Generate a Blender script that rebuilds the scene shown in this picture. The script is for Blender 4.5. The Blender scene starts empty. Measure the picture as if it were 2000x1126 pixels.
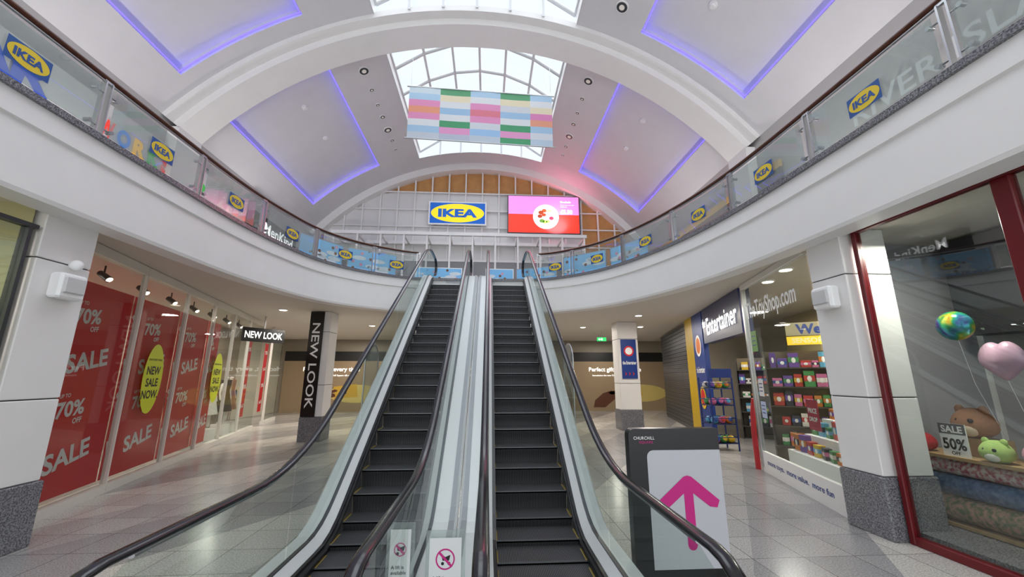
import bpy, math, random
from mathutils import Vector, Matrix
random.seed(4)
scene=bpy.context.scene
COL=scene.collection
pi=math.pi
# ------------------------------------------------------------------ materials
def hx(h):
    h=h.lstrip('#'); c=[int(h[i:i+2],16)/255 for i in (0,2,4)]
    return tuple(x/12.92 if x<=.04045 else ((x+.055)/1.055)**2.4 for x in c)
MATS={}
def mat(name,col='#cccccc',rough=.5,metal=0,emis=0,spec=.5,noise=0,nscale=8,col2=None,bump=0):
    if name in MATS: return MATS[name]
    m=bpy.data.materials.new(name); m.use_nodes=True
    nt=m.node_tree; b=nt.nodes['Principled BSDF']
    c=hx(col)
    b.inputs['Base Color'].default_value=(*c,1)
    b.inputs['Roughness'].default_value=rough
    b.inputs['Metallic'].default_value=metal
    b.inputs['Specular IOR Level'].default_value=spec
    if emis:
        b.inputs['Emission Color'].default_value=(*c,1)
        b.inputs['Emission Strength'].default_value=emis
    if noise or col2 or bump:
        tc=nt.nodes.new('ShaderNodeTexCoord'); n=nt.nodes.new('ShaderNodeTexNoise')
        n.inputs['Scale'].default_value=nscale; n.inputs['Detail'].default_value=3
        nt.links.new(tc.outputs['Object'],n.inputs['Vector'])
        r=nt.nodes.new('ShaderNodeValToRGB')
        c2=hx(col2) if col2 else tuple(x*(1-noise) for x in c)
        r.color_ramp.elements[0].color=(*c2,1); r.color_ramp.elements[1].color=(*c,1)
        r.color_ramp.elements[0].position=.38; r.color_ramp.elements[1].position=.62
        nt.links.new(n.outputs['Fac'],r.inputs['Fac']); nt.links.new(r.outputs['Color'],b.inputs['Base Color'])
        if bump:
            bp=nt.nodes.new('ShaderNodeBump'); bp.inputs['Strength'].default_value=bump
            nt.links.new(n.outputs['Fac'],bp.inputs['Height']); nt.links.new(bp.outputs['Normal'],b.inputs['Normal'])
    MATS[name]=m; return m
def glassmat(name,tint='#e4efe9',base=.05,graz=.6,frost=0,frostcol='#e8efee'):
    if name in MATS: return MATS[name]
    m=bpy.data.materials.new(name); m.use_nodes=True; nt=m.node_tree; nt.nodes.clear()
    N=nt.nodes.new; L=nt.links.new
    out=N('ShaderNodeOutputMaterial'); tr=N('ShaderNodeBsdfTransparent'); gl=N('ShaderNodeBsdfGlossy')
    tr.inputs['Color'].default_value=(*hx(tint),1); gl.inputs['Roughness'].default_value=.01
    lw=N('ShaderNodeLayerWeight'); lw.inputs['Blend'].default_value=.5
    p=N('ShaderNodeMath'); p.operation='POWER'; p.inputs[1].default_value=4
    ma=N('ShaderNodeMath'); ma.operation='MULTIPLY_ADD'; ma.inputs[1].default_value=graz; ma.inputs[2].default_value=base
    L(lw.outputs['Facing'],p.inputs[0]); L(p.outputs[0],ma.inputs[0])
    src=tr
    if frost:
        d=N('ShaderNodeBsdfDiffuse'); d.inputs['Color'].default_value=(*hx(frostcol),1)
        mx=N('ShaderNodeMixShader'); mx.inputs[0].default_value=frost
        L(tr.outputs[0],mx.inputs[1]); L(d.outputs[0],mx.inputs[2]); src=mx
    ms=N('ShaderNodeMixShader'); L(ma.outputs[0],ms.inputs[0]); L(src.outputs[0],ms.inputs[1]); L(gl.outputs[0],ms.inputs[2])
    L(ms.outputs[0],out.inputs[0]); MATS[name]=m; return m
def floormat():
    m=bpy.data.materials.new('terrazzo_floor'); m.use_nodes=True; nt=m.node_tree; N=nt.nodes.new; L=nt.links.new
    b=nt.nodes['Principled BSDF']; b.inputs['Roughness'].default_value=.2; b.inputs['Specular IOR Level'].default_value=.5
    tc=N('ShaderNodeTexCoord')
    br=N('ShaderNodeTexBrick'); br.offset=0; br.inputs['Scale'].default_value=1
    br.inputs['Brick Width'].default_value=.6; br.inputs['Row Height'].default_value=.6; br.inputs['Mortar Size'].default_value=.005
    br.inputs['Color1'].default_value=(*hx('#c2bfbb'),1); br.inputs['Color2'].default_value=(*hx('#b1afad'),1); br.inputs['Mortar'].default_value=(*hx('#6a6866'),1)
    L(tc.outputs['Object'],br.inputs['Vector'])
    mp=N('ShaderNodeMapping'); mp.inputs['Rotation'].default_value=(0,0,math.radians(32)); L(tc.outputs['Object'],mp.inputs['Vector'])
    wv=N('ShaderNodeTexWave'); wv.wave_profile='SAW'; wv.inputs['Scale'].default_value=.085; L(mp.outputs[0],wv.inputs['Vector'])
    r=N('ShaderNodeValToRGB'); r.color_ramp.interpolation='CONSTANT'
    e=r.color_ramp.elements; e[0].color=(.66,.66,.69,1); e[0].position=0; e[1].color=(1.12,1.1,1.06,1); e[1].position=.36
    x=e.new(.72); x.color=(.86,.86,.86,1)
    L(wv.outputs['Fac'],r.inputs['Fac'])
    mu=N('ShaderNodeMix'); mu.data_type='RGBA'; mu.blend_type='MULTIPLY'; mu.inputs[0].default_value=1
    L(br.outputs['Color'],mu.inputs[6]); L(r.outputs['Color'],mu.inputs[7])
    no=N('ShaderNodeTexNoise'); no.inputs['Scale'].default_value=60; no.inputs['Detail'].default_value=4; L(tc.outputs['Object'],no.inputs['Vector'])
    r2=N('ShaderNodeValToRGB'); r2.color_ramp.elements[0].position=.38; r2.color_ramp.elements[1].position=.62
    r2.color_ramp.elements[0].color=(.66,.66,.67,1); r2.color_ramp.elements[1].color=(1.12,1.12,1.12,1); L(no.outputs['Fac'],r2.inputs['Fac'])
    m2=N('ShaderNodeMix'); m2.data_type='RGBA'; m2.blend_type='MULTIPLY'; m2.inputs[0].default_value=1
    L(mu.outputs[2],m2.inputs[6]); L(r2.outputs['Color'],m2.inputs[7]); L(m2.outputs[2],b.inputs['Base Color'])
    return m
def stepmat(name,dark,light):
    m=bpy.data.materials.new(name); m.use_nodes=True; nt=m.node_tree; N=nt.nodes.new; L=nt.links.new
    b=nt.nodes['Principled BSDF']; b.inputs['Roughness'].default_value=.4; b.inputs['Metallic'].default_value=.3
    tc=N('ShaderNodeTexCoord'); sx=N('ShaderNodeSeparateXYZ'); L(tc.outputs['Object'],sx.inputs[0])
    s=N('ShaderNodeMath'); s.operation='MULTIPLY'; s.inputs[1].default_value=2*pi/.018; L(sx.outputs['X'],s.inputs[0])
    si=N('ShaderNodeMath'); si.operation='SINE'; L(s.outputs[0],si.inputs[0])
    r=N('ShaderNodeValToRGB'); r.color_ramp.elements[0].position=.2; r.color_ramp.elements[1].position=.8
    r.color_ramp.elements[0].color=(*hx(dark),1); r.color_ramp.elements[1].color=(*hx(light),1)
    L(si.outputs[0],r.inputs['Fac']); L(r.outputs['Color'],b.inputs['Base Color'])
    return m
WHITE=mat('white_paint','#e6e4e2',.55,noise=.02,nscale=2)
VAULT=mat('vault_plaster','#d2d0d3',.7,noise=.03,nscale=1.5)
FASC=mat('fascia_paint','#e9e8e7',.45,noise=.02,nscale=2)
SOFF=mat('soffit_paint','#d0c9be',.6)
GRAN=mat('granite','#8a8a8f',.25,col2='#4d4d52',nscale=60)
STEEL=mat('brushed_steel','#b9bbbd',.3,1)
DSTEEL=mat('dark_steel','#5b5d60',.35,.8)
BLACK=mat('black_plastic','#0c0c0e',.3)
RUB=mat('handrail_rubber','#0e0c10',.22,spec=.7)
WOOD=mat('dark_wood_rail','#5a3222',.3,noise=.3,nscale=20)
FLOOR=floormat(); STEP=stepmat('ribbed_riser_metal','#141416','#58585b'); TREAD=stepmat('ribbed_tread_metal','#29292b','#6c6c6e')
GLASS=glassmat('clear_glass','#f2f6f4',.03,.3)
RGLASS=glassmat('reflective_shop_glass','#e8edeb',.07,.45)
BGLASS=glassmat('green_balustrade_glass','#e2ece7',.05,.4,.02,'#c6d8d0')
FROST=glassmat('frosted_glass','#e6ecea',.06,.5,.17,'#d5dcdc')
CLEARG=glassmat('gallery_clear_glass','#edf2f0',.06,.4,.03)
YEL=mat('yellow_print','#dcbf22',.5); BLU=mat('blue_print','#0f4a92',.45)
RED=mat('red_print','#cf1f2a',.5); WHT=mat('white_print','#f2f2f2',.5); BLK=mat('black_print','#101012',.5)
PINK=mat('magenta_print','#c0187a',.5)
# ------------------------------------------------------------------ geometry helpers
WLOC={}
def props(o,kw):
    for k,v in kw.items():
        if v is not None: o[k]=v
def empty(name,loc,**kw):
    o=bpy.data.objects.new(name,None); o.empty_display_size=.2; o.location=loc; COL.objects.link(o)
    WLOC[o]=Vector(loc); props(o,kw); return o
TC={}
def textgeo(s,bold=.02,ext=0,sp=1.0):
    k=(s,bold,ext,sp)
    if k in TC: return TC[k]
    cu=bpy.data.curves.new('tmp','FONT'); cu.body=s; cu.size=1; cu.offset=bold; cu.extrude=ext; cu.resolution_u=3; cu.space_character=sp
    ob=bpy.data.objects.new('tmp',cu); COL.objects.link(ob)
    dg=bpy.context.evaluated_depsgraph_get(); dg.update()
    me=ob.evaluated_get(dg).to_mesh()
    v=[tuple(x.co) for x in me.vertices]; f=[tuple(p.vertices) for p in me.polygons]
    ob.evaluated_get(dg).to_mesh_clear(); bpy.data.objects.remove(ob); bpy.data.curves.remove(cu)
    if not v: v=[(0,0,0)]
    TC[k]=(v,f); return TC[k]
def frame(o,xd):
    x=Vector(xd).normalized(); z=Vector((0,0,1)); n=x.cross(z)
    M=Matrix(((x.x,z.x,n.x,o[0]),(x.y,z.y,n.y,o[1]),(x.z,z.z,n.z,o[2]),(0,0,0,1))); return M
class B:
    def __init__(s,M=None): s.v=[];s.f=[];s.mi=[];s.mt=[];s.sm=[];s.M=M
    def add(s,vs,fs,mt,smooth=False,M=None):
        M=M or s.M
        if mt not in s.mt: s.mt.append(mt)
        i=s.mt.index(mt); n=len(s.v)
        for p in vs:
            p=Vector(p); s.v.append(M@p if M else p)
        for f in fs: s.f.append(tuple(a+n for a in f)); s.mi.append(i); s.sm.append(smooth)
        return s
    def box(s,x0,x1,y0,y1,z0,z1,mt,M=None):
        vs=[(x,y,z) for z in (z0,z1) for y in (y0,y1) for x in (x0,x1)]
        return s.add(vs,[(0,2,3,1),(4,5,7,6),(0,1,5,4),(2,6,7,3),(0,4,6,2),(1,3,7,5)],mt,False,M)
    def bbox(s,x0,x1,y0,y1,z0,z1,mt,r=.02,M=None):
        def ring(z,i):
            a,b,c,d=x0+i,x1-i,y0+i,y1-i
            return [(a+r,c,z),(b-r,c,z),(b,c+r,z),(b,d-r,z),(b-r,d,z),(a+r,d,z),(a,d-r,z),(a,c+r,z)]
        vs=ring(z0,r*.7)+ring(z0+r,0)+ring(z1-r,0)+ring(z1,r*.7)
        fs=[tuple(range(7,-1,-1)),tuple(range(24,32))]
        for k in range(3):
            for i in range(8): fs.append((k*8+i,k*8+(i+1)%8,k*8+8+(i+1)%8,k*8+8+i))
        return s.add(vs,fs,mt,False,M)
    def cyl(s,p0,p1,r0,r1,mt,n=20,M=None,cap=True):
        p0=Vector(p0);p1=Vector(p1); d=(p1-p0).normalized()
        a=d.orthogonal().normalized(); b=d.cross(a); vs=[]
        for p,r in ((p0,r0),(p1,r1)):
            for i in range(n):
                t=2*pi*i/n; vs.append(p+a*math.cos(t)*r+b*math.sin(t)*r)
        s.add(vs,[(i,(i+1)%n,n+(i+1)%n,n+i) for i in range(n)],mt,True,M)
        if cap: s.add(vs,[tuple(range(n-1,-1,-1)),tuple(range(n,2*n))],mt,False,M)
        return s
    def tube(s,pts,rx,rz,mt,n=10,side=None,M=None):
        pts=[Vector(p) for p in pts]; vs=[];fs=[]
        for i,p in enumerate(pts):
            t=(pts[min(i+1,len(pts)-1)]-pts[max(i-1,0)]).normalized()
            sd=Vector(side) if side else t.cross(Vector((0,0,1))).normalized()
            up=sd.cross(t).normalized()
            for k in range(n):
                a=2*pi*k/n; vs.append(p+sd*math.cos(a)*rx+up*math.sin(a)*rz)
        for i in range(len(pts)-1):
            for k in range(n): fs.append((i*n+k,i*n+(k+1)%n,(i+1)*n+(k+1)%n,(i+1)*n+k))
        s.add(vs,fs,mt,True,M)
        l=(len(pts)-1)*n
        s.add(vs,[tuple(range(n-1,-1,-1)),tuple(range(l,l+n))],mt,False,M); return s
    def sph(s,c,r,mt,nu=20,nv=12,M=None,fn=None):
        if not hasattr(r,'__len__'): r=(r,r,r)
        vs=[];fs=[]
        for j in range(nv+1):
            th=pi*j/nv
            for i in range(nu):
                ph=2*pi*i/nu; d=Vector((math.sin(th)*math.cos(ph),math.sin(th)*math.sin(ph),math.cos(th)))
                if fn: d=fn(d)
                vs.append((c[0]+r[0]*d.x,c[1]+r[1]*d.y,c[2]+r[2]*d.z))
        for j in range(nv):
            for i in range(nu): fs.append((j*nu+i,(j+1)*nu+i,(j+1)*nu+(i+1)%nu,j*nu+(i+1)%nu))
        return s.add(vs,fs,mt,True,M)
    def rect(s,x0,y0,x1,y1,mt,k=0,M=None):
        z=k*.002; return s.add([(x0,y0,z),(x1,y0,z),(x1,y1,z),(x0,y1,z)],[(0,1,2,3)],mt,False,M)
    def poly(s,pts,mt,k=0,M=None):
        return s.add([(x,y,k*.002) for x,y in pts],[tuple(range(len(pts)))],mt,False,M)
    def ell(s,cx,cy,a,b,mt,k=0,n=36,M=None):
        return s.poly([(cx+a*math.cos(2*pi*i/n),cy+b*math.sin(2*pi*i/n)) for i in range(n)],mt,k,M)
    def text(s,t,cx,cy,mt,h=None,w=None,k=1,bold=.02,ext=0,rot=0,al='c',M=None,sp=1.0,z=None):
        vs,fs=textgeo(t,bold,ext,sp)
        xs=[p[0] for p in vs]; ys=[p[1] for p in vs]; W=max(max(xs)-min(xs),1e-4); H=max(max(ys)-min(ys),1e-4)
        if h is None: sx=sy=w/W
        elif w is None: sx=sy=h/H
        else: sx=w/W; sy=h/H
        ox=(min(xs)+max(xs))/2 if al=='c' else (min(xs) if al=='l' else max(xs)); oy=(min(ys)+max(ys))/2
        c,sn=math.cos(rot),math.sin(rot); out=[]
        for p in vs:
            x=(p[0]-ox)*sx; y=(p[1]-oy)*sy
            out.append((cx+x*c-y*sn,cy+x*sn+y*c,(k*.002 if z is None else z)+p[2]))
        return s.add(out,fs,mt,False,M)
    def obj(s,name,parent=None,**kw):
        me=bpy.data.meshes.new(name)
        xs=[p[0] for p in s.v];ys=[p[1] for p in s.v];zs=[p[2] for p in s.v]
        o0=Vector(((min(xs)+max(xs))/2,(min(ys)+max(ys))/2,min(zs)))
        if kw.pop('world',False): o0=Vector((0,0,0))
        me.from_pydata([tuple(Vector(p)-o0) for p in s.v],[],s.f)
        for m in s.mt: me.materials.append(m)
        me.polygons.foreach_set('material_index',s.mi); me.polygons.foreach_set('use_smooth',s.sm); me.update()
        o=bpy.data.objects.new(name,me); COL.objects.link(o); WLOC[o]=o0
        if parent: o.parent=parent; o.location=o0-WLOC[parent]
        else: o.location=o0
        props(o,kw); return o
ST=dict(kind='structure')
def em(n,c,s=.8): return mat(n,c,.4,emis=s)
LW=em('lit_white','#ffffff',.9)
# ------------------------------------------------------------------ camera
cam=bpy.data.cameras.new('camera'); co=bpy.data.objects.new('camera',cam); COL.objects.link(co)
cam.sensor_width=36; cam.lens=770/2000*36; cam.clip_end=200
co.location=(0,0,2.0); co.rotation_euler=(math.radians(90+12.5),0,math.radians(-3.5)); scene.camera=co
# ------------------------------------------------------------------ world and lamps
w=bpy.data.worlds.new('world'); scene.world=w; w.use_nodes=True; nt=w.node_tree
bg=nt.nodes['Background']; bg.inputs[1].default_value=2.0
tc=nt.nodes.new('ShaderNodeTexCoord'); n=nt.nodes.new('ShaderNodeTexNoise'); n.inputs['Scale'].default_value=3
r=nt.nodes.new('ShaderNodeValToRGB'); r.color_ramp.elements[0].color=(.80,.87,.95,1); r.color_ramp.elements[1].color=(.97,.98,1,1)
nt.links.new(tc.outputs['Generated'],n.inputs['Vector']); nt.links.new(n.outputs['Fac'],r.inputs['Fac']); nt.links.new(r.outputs['Color'],bg.inputs[0])
sl=bpy.data.lights.new('overcast_sun','SUN'); sl.energy=10; sl.angle=math.radians(110); sl.color=(.96,.98,1)
so=bpy.data.objects.new('overcast_sun',sl); so.rotation_euler=(math.radians(-6),0,0); so.location=(0,5,20); COL.objects.link(so)
def area(loc,size,power,col=(1,.93,.84),rot=(0,0,0),name='ceiling_lamp'):
    l=bpy.data.lights.new(name,'AREA'); l.shape='DISK'; l.size=size; l.energy=power; l.color=col
    o=bpy.data.objects.new(name,l); o.location=loc; o.rotation_euler=rot; COL.objects.link(o)
# ------------------------------------------------------------------ floor, outer walls
B().rect(-16,-8,16,26,FLOOR).obj('floor',world=True,**ST)
CREAM=mat('cream_wall','#d8d2c2',.6); GREY=mat('grey_wall','#8f8d91',.6); DARK=mat('dark_wall','#26262a',.5)
B().box(-12.2,-12,-8,26,0,4.1,CREAM).obj('wall_left',**ST)
B().box(12,12.2,-8,26,0,4.1,CREAM).obj('wall_right',**ST)
B().box(-12,12,24,24.2,0,4.1,mat('dim_wall','#8f8779',.6)).obj('wall_back_lower',**ST)
# ------------------------------------------------------------------ gallery path
ctrl=[(-5.15,-6),(-5.15,-2),(-5.15,2),(-5.15,6),(-5.12,7.9),(-4.93,9.3),(-4.55,10.6),(-3.8,11.6),(-2.75,12.3),(-2.0,12.5),(-.33,12.55),(1.4,12.42),(2.3,12.05),(3.3,11.1),(4.0,9.75),(4.45,8.3),(4.68,6.8),(4.75,5),(4.75,2),(4.75,-2),(4.75,-6)]
PP=[]
for i in range(len(ctrl)-1):
    p0=Vector(ctrl[max(i-1,0)]);p1=Vector(ctrl[i]);p2=Vector(ctrl[i+1]);p3=Vector(ctrl[min(i+2,len(ctrl)-1)])
    for k in range(10):
        t=k/10; PP.append(.5*((2*p1)+(p2-p0)*t+(2*p0-5*p1+4*p2-p3)*t*t+(3*p1-p0-3*p2+p3)*t**3))
PP.append(Vector(ctrl[-1]))
SS=[0]
for a,b in zip(PP,PP[1:]): SS.append(SS[-1]+(b-a).length)
def pat(s):
    s=max(0,min(SS[-1]-1e-4,s))
    for i in range(len(SS)-1):
        if SS[i+1]>=s:
            t=(s-SS[i])/(SS[i+1]-SS[i]); d=(PP[i+1]-PP[i]).normalized(); return PP[i].lerp(PP[i+1],t),d
def sof(fn):
    return min(range(len(PP)),key=lambda i:fn(PP[i]))
sL=SS[sof(lambda p:abs(p.x+2.3)+abs(p.y-12.4))]; sR=SS[sof(lambda p:abs(p.x-1.65)+abs(p.y-12.4))]
def psweep(b,prof,s0,s1,mt,n=None,smooth=False):
    n=n or max(2,int((s1-s0)/.22)); vs=[];fs=[];m=len(prof)
    for i in range(n+1):
        p,_=pat(s0+(s1-s0)*i/n)
        pa,_=pat(s0+(s1-s0)*i/n-.15); pb,_=pat(s0+(s1-s0)*i/n+.15); d=(pb-pa).normalized()
        nn=Vector((d.y,-d.x))
        for o,z in prof: vs.append((p.x+nn.x*o,p.y+nn.y*o,z))
    for i in range(n):
        for k in range(m): fs.append((i*m+k,(i+1)*m+k,(i+1)*m+(k+1)%m,i*m+(k+1)%m))
    fs+= [tuple(range(m)),tuple(range(n*m+m-1,n*m-1,-1))]
    return b.add(vs,fs,mt,smooth)
F2=5.0
b=B()
poly=[(p.x,p.y) for p in PP]+[(12.2,-6),(12.2,26),(-12.2,26),(-12.2,-6)]
n=len(poly)
b.add([(x,y,F2-.02) for x,y in poly],[tuple(range(n))],mat('upper_floor','#aaa7a2',.3))
b.obj('floor_upper',world=True,**ST)
b=B(); b.add([(x,y,4.1) for x,y in poly],[tuple(range(n))],SOFF); b.obj('ceiling_lower',world=True,**ST)
b=B(); psweep(b,[(.04,5.0),(.04,4.74),(.0,4.72),(.0,4.02),(-.02,3.97),(-.35,3.97),(-.35,5.0)],0,SS[-1],FASC); b.obj('trim_1',world=True,**ST)
b=B(); psweep(b,[(-.16,5.0),(-.16,5.08),(.09,5.08),(.09,5.0)],0,SS[-1],GRAN); b.obj('trim_2',world=True,**ST)
# balustrade
def posts_from(yref,left):
    i=[k for k in range(len(PP)) if (PP[k].x<-.3)==left]
    k=min(i,key=lambda k:abs(PP[k].y-yref)); return SS[k]
SP=1.84
a=posts_from(5.0,True); LS=[a+SP*k for k in range(-3,9) if a+SP*k<sL-.5]+[sL]
a=posts_from(5.0,False); RS=[sR]+[a-SP*k for k in range(8,-4,-1) if a-SP*k>sR+.5]
def logo(b,M,w,h):
    b.rect(-w/2,-h/2,w/2,h/2,BLU,0,M); b.ell(0,0,w*.47,h*.46,YEL,1,M=M); b.text('IKEA',0,0,BLU,h=h*.40,w=w*.68,k=2,bold=.045,M=M)
def post(s):
    p,d=pat(s); M=frame((p.x-d.y*.04,p.y+d.x*.04,F2+.08),(d.x,d.y,0))
    e=empty('balustrade_post',M.translation,label='brushed steel twin-plate balustrade post with glass clamps on the gallery edge',category='post',group='gallery balustrade posts')
    for sx in (-.055,.035):
        b=B(M); b.box(sx,sx+.02,0,.80,-.035,.035,STEEL); b.obj('upright',e)
    b=B(M); b.box(-.09,.09,-.0,.02,-.06,.06,STEEL); b.obj('base_plate',e)
    b=B(M); b.box(-.06,.06,.79,.85,-.02,.02,STEEL); b.obj('rail_bracket',e)
    for sx in (-1,1):
        for y in (.14,.62):
            b=B(M); b.cyl((sx*.05,y,.02),(sx*.15,y,.02),.012,.012,STEEL,8); b.cyl((sx*.15,y,-.02),(sx*.15,y,.05),.028,.028,STEEL,12); b.obj('clamp',e)
def bay(s0,s1):
    s0+=.1;s1-=.1
    p,d=pat((s0+s1)/2); far=p.y>10.2
    e=empty('glass_bay',(p.x,p.y,F2+.1),label=('clear' if far else 'frosted')+' glass gallery balustrade panel with a blue and yellow oval sticker',category='glass panel',group='gallery balustrade glass')
    b=B(); psweep(b,[(.02,F2+.14),(.02,F2+.78),(.008,F2+.78),(.008,F2+.14)],s0,s1,CLEARG if far else FROST); b.obj('glass_sheet',e)
    if s1-s0>.9:
        b=B(); q=Vector((p.x+d.y*.04,p.y-d.x*.04,F2+.42)); logo(b,frame(q,(d.x,d.y,0)),.44,.26); b.obj('sticker',e,label='blue rectangle sticker with yellow oval')
for L_ in (LS,RS):
    for s in L_: post(s)
    for s0,s1 in zip(L_,L_[1:]): bay(s0,s1)
    pts=[];n=int((L_[-1]-L_[0])/.2)
    for i in range(n+1):
        p,d=pat(L_[0]+(L_[-1]-L_[0])*i/n); pts.append((p.x-d.y*.04,p.y+d.x*.04,F2+.93))
    e=empty('gallery_handrail',pts[len(pts)//2],label='dark wooden handrail on a thin steel rail along the curved gallery',category='handrail',group='gallery handrails')
    b=B(); b.tube(pts,.042,.032,WOOD); b.obj('wooden_rail',e)
    b=B(); b.tube([(x,y,z-.05) for x,y,z in pts],.014,.02,STEEL,8); b.obj('steel_rail',e)
# ------------------------------------------------------------------ vault
XC=-.45;ZC=2.2;R=10.5
def vp(a,y,r=R):
    a=math.radians(a); return (XC+r*math.sin(a),y,ZC+r*math.cos(a))
AMAX=51.4; AC=(26.6,45.6); AS=16.4
ab=[-51.4,-45.6,-26.6,-AS,AS,26.6,45.6,51.4]
YN0,YN1,YF0,YF1=3.2,9.7,10.85,17.5
CN0,CN1,CF0,CF1=3.3,9.2,11.05,17.1
yb=[-6,-4.5,2.6,3.2,3.3,9.2,9.7,10.85,11.05,17.1,17.5,19.0]
b=B()
def hole(a0,a1,y0,y1):
    am=abs((a0+a1)/2);ym=(y0+y1)/2
    if 26.6<am<45.6 and (CN0<ym<CN1 or CF0<ym<CF1): return True
    if am<AS and (YN0<ym<YN1 or YF0<ym<YF1): return True
    return False
for i in range(len(ab)-1):
    for j in range(len(yb)-1):
        if hole(ab[i],ab[i+1],yb[j],yb[j+1]): continue
        n=max(1,round((ab[i+1]-ab[i])/2.4))
        for k in range(n):
            a0=ab[i]+(ab[i+1]-ab[i])*k/n; a1=ab[i]+(ab[i+1]-ab[i])*(k+1)/n
            b.add([vp(a0,yb[j]),vp(a1,yb[j]),vp(a1,yb[j+1]),vp(a0,yb[j+1])],[(0,1,2,3)],VAULT,True)
b.obj('ceiling',world=True,**ST)
LED=mat('blue_led','#5346ff',.5,emis=4.0)
for sgn in (-1,1):
    for (y0,y1) in ((CN0,CN1),(CF0,CF1)):
        A0,A1=AC; b=B(); D=.22
        n=8
        for k in range(n):
            a0=sgn*(A0+(A1-A0)*k/n); a1=sgn*(A0+(A1-A0)*(k+1)/n)
            b.add([vp(a0,y0,R+D),vp(a1,y0,R+D),vp(a1,y1,R+D),vp(a0,y1,R+D)],[(0,1,2,3)],VAULT,True)
            for y in (y0,y1): b.add([vp(a0,y,R),vp(a1,y,R),vp(a1,y,R+D),vp(a0,y,R+D)],[(0,1,2,3)],VAULT,False)
        for a in (A0,A1): b.add([vp(sgn*a,y0,R),vp(sgn*a,y1,R),vp(sgn*a,y1,R+D),vp(sgn*a,y0,R+D)],[(0,1,2,3)],VAULT)
        b.obj('ceiling_coffer',world=True,**ST)
        e=empty('coffer_light_strip',vp(sgn*36,(y0+y1)/2,R+.1),label='blue LED strip around the recessed ceiling coffer',category='light strip',group='coffer light strips')
        for a in (A0,A1):
            da=.22 if a==A0 else -.22
            b=B(); b.tube([vp(sgn*(a+da),y0+.04,R+.06),vp(sgn*(a+da),y1-.04,R+.06)],.016,.016,LED,6); b.obj('led_strip',e)
        for y in (y0+.04,y1-.04):
            b=B(); b.tube([vp(sgn*(A0+(A1-A0)*k/n),y,R+.06) for k in range(n+1)],.016,.016,LED,6,side=(0,1,0)); b.obj('led_strip',e)
def rib(y0,y1,r0,r1,name):
    b=B();n=40
    for k in range(n):
        a0=-AMAX+2*AMAX*k/n;a1=-AMAX+2*AMAX*(k+1)/n
        b.add([vp(a0,y0,r0),vp(a1,y0,r0),vp(a1,y1,r0),vp(a0,y1,r0)],[(0,1,2,3)],WHITE,True)
        for y in (y0,y1): b.add([vp(a0,y,r0),vp(a1,y,r0),vp(a1,y,r1),vp(a0,y,r1)],[(0,1,2,3)],WHITE)
    b.obj(name,world=True,**ST)
rib(9.95,10.8,10.15,10.55,'trim_4'); rib(9.68,10.87,10.36,10.55,'trim_5'); rib(18.5,19.0,10.15,10.55,'trim_6'); rib(1.6,2.8,10.12,10.55,'trim_7')
b=B(); b.box(-8.66,-8.36,9.95,10.8,5,8.56,WHITE); b.obj('trim_8',world=True,**ST)
b=B(); b.box(7.46,7.76,9.95,10.8,5,8.56,WHITE); b.obj('trim_9',world=True,**ST)
# upper walls
UW=mat('upper_shop_wall','#b5b2af',.6)
b=B(); b.box(-8.85,-8.65,-6,19,F2,8.78,UW); b.obj('wall_upper_left',**ST)
b=B(); b.box(7.75,7.95,-6,19,F2,8.78,UW); b.obj('wall_upper_right',**ST)
TAN=mat('tan_board','#c8935a',.7,noise=.12,nscale=3,emis=0)
pts=[(XC+R*math.sin(math.radians(a)),ZC+R*math.cos(math.radians(a))) for a in [AMAX-2*AMAX*k/40 for k in range(41)]]
b=B(); b.add([(x,19.0,z) for x,z in [(-8.66,F2),(7.76,F2)]+pts],[tuple(range(43))],TAN); b.obj('wall_back_upper',world=True,**ST)
PAN=mat('white_wall_panel','#dad9d7',.5)
b=B()
def zarch(x): return ZC+math.sqrt(max(0,(R-.3)**2-(x-XC)**2))
for i in range(15):
    xa=-8.05+.853*i; xb=xa+.853
    if xb>4.9: break
    za,zb2=min(11.15,zarch(xa)),min(11.15,zarch(xb))
    b.add([(xa+.02,18.93,5),(xb-.02,18.93,5),(xb-.02,18.93,zb2),(xa+.02,18.93,za)],[(0,1,2,3)],PAN)
b.obj('wall_panelling',world=True,**ST)
b=B()
for i in range(20):
    x=-8.05+.853*i
    zt=zarch(x) if abs(x-XC)<9 else 0
    if zt>6: b.box(x-.035,x+.035,18.84,18.92,5,zt,WHITE)
for z in (6.5,7.4,8.35,9.3,10.2,11.15):
    hw=math.sqrt(max(0,(R-.3)**2-(z-ZC)**2)); b.box(max(XC-hw,-8.6),min(XC+hw,7.7),18.82,18.9,z-.03,z+.03,WHITE)
b.obj('trim_10',world=True,**ST)
e=empty('store_canopy',(-1.2,17.6,F2),label='white slatted canopy frame over the closed store entrance',category='canopy')
b=B(); b.box(-7.2,4.6,17.4,17.55,8.35,8.5,WHITE); b.obj('front_beam',e)
b=B(); b.box(-7.2,4.6,18.6,18.75,8.3,8.45,WHITE); b.obj('rear_beam',e)
for i in range(12):
    x=-7.1+1.05*i; b=B(); b.box(x,x+.08,17.45,17.55,5,8.35,WHITE); b.box(x,x+.08,17.5,18.7,8.3,8.4,WHITE); b.obj('post',e)
b=B(); b.box(-7.1,4.5,18.5,18.6,F2,7.4,mat('shutter_grey','#8a8b8d',.4)); b.box(-7.1,4.5,18.48,18.6,7.4,7.5,WHITE); b.obj('shutter',e)
M=frame((-1.6,18.7,10.0),(1,0,0))
e=empty('store_sign',(-1.6,18.7,9.4),label='illuminated blue sign with yellow oval and bold letters',category='sign')
BLUE_E=mat('sign_blue_lit','#0b57b0',.4,emis=.5); YEL_E=mat('sign_yellow_lit','#ffdb1f',.4,emis=.5)
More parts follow.
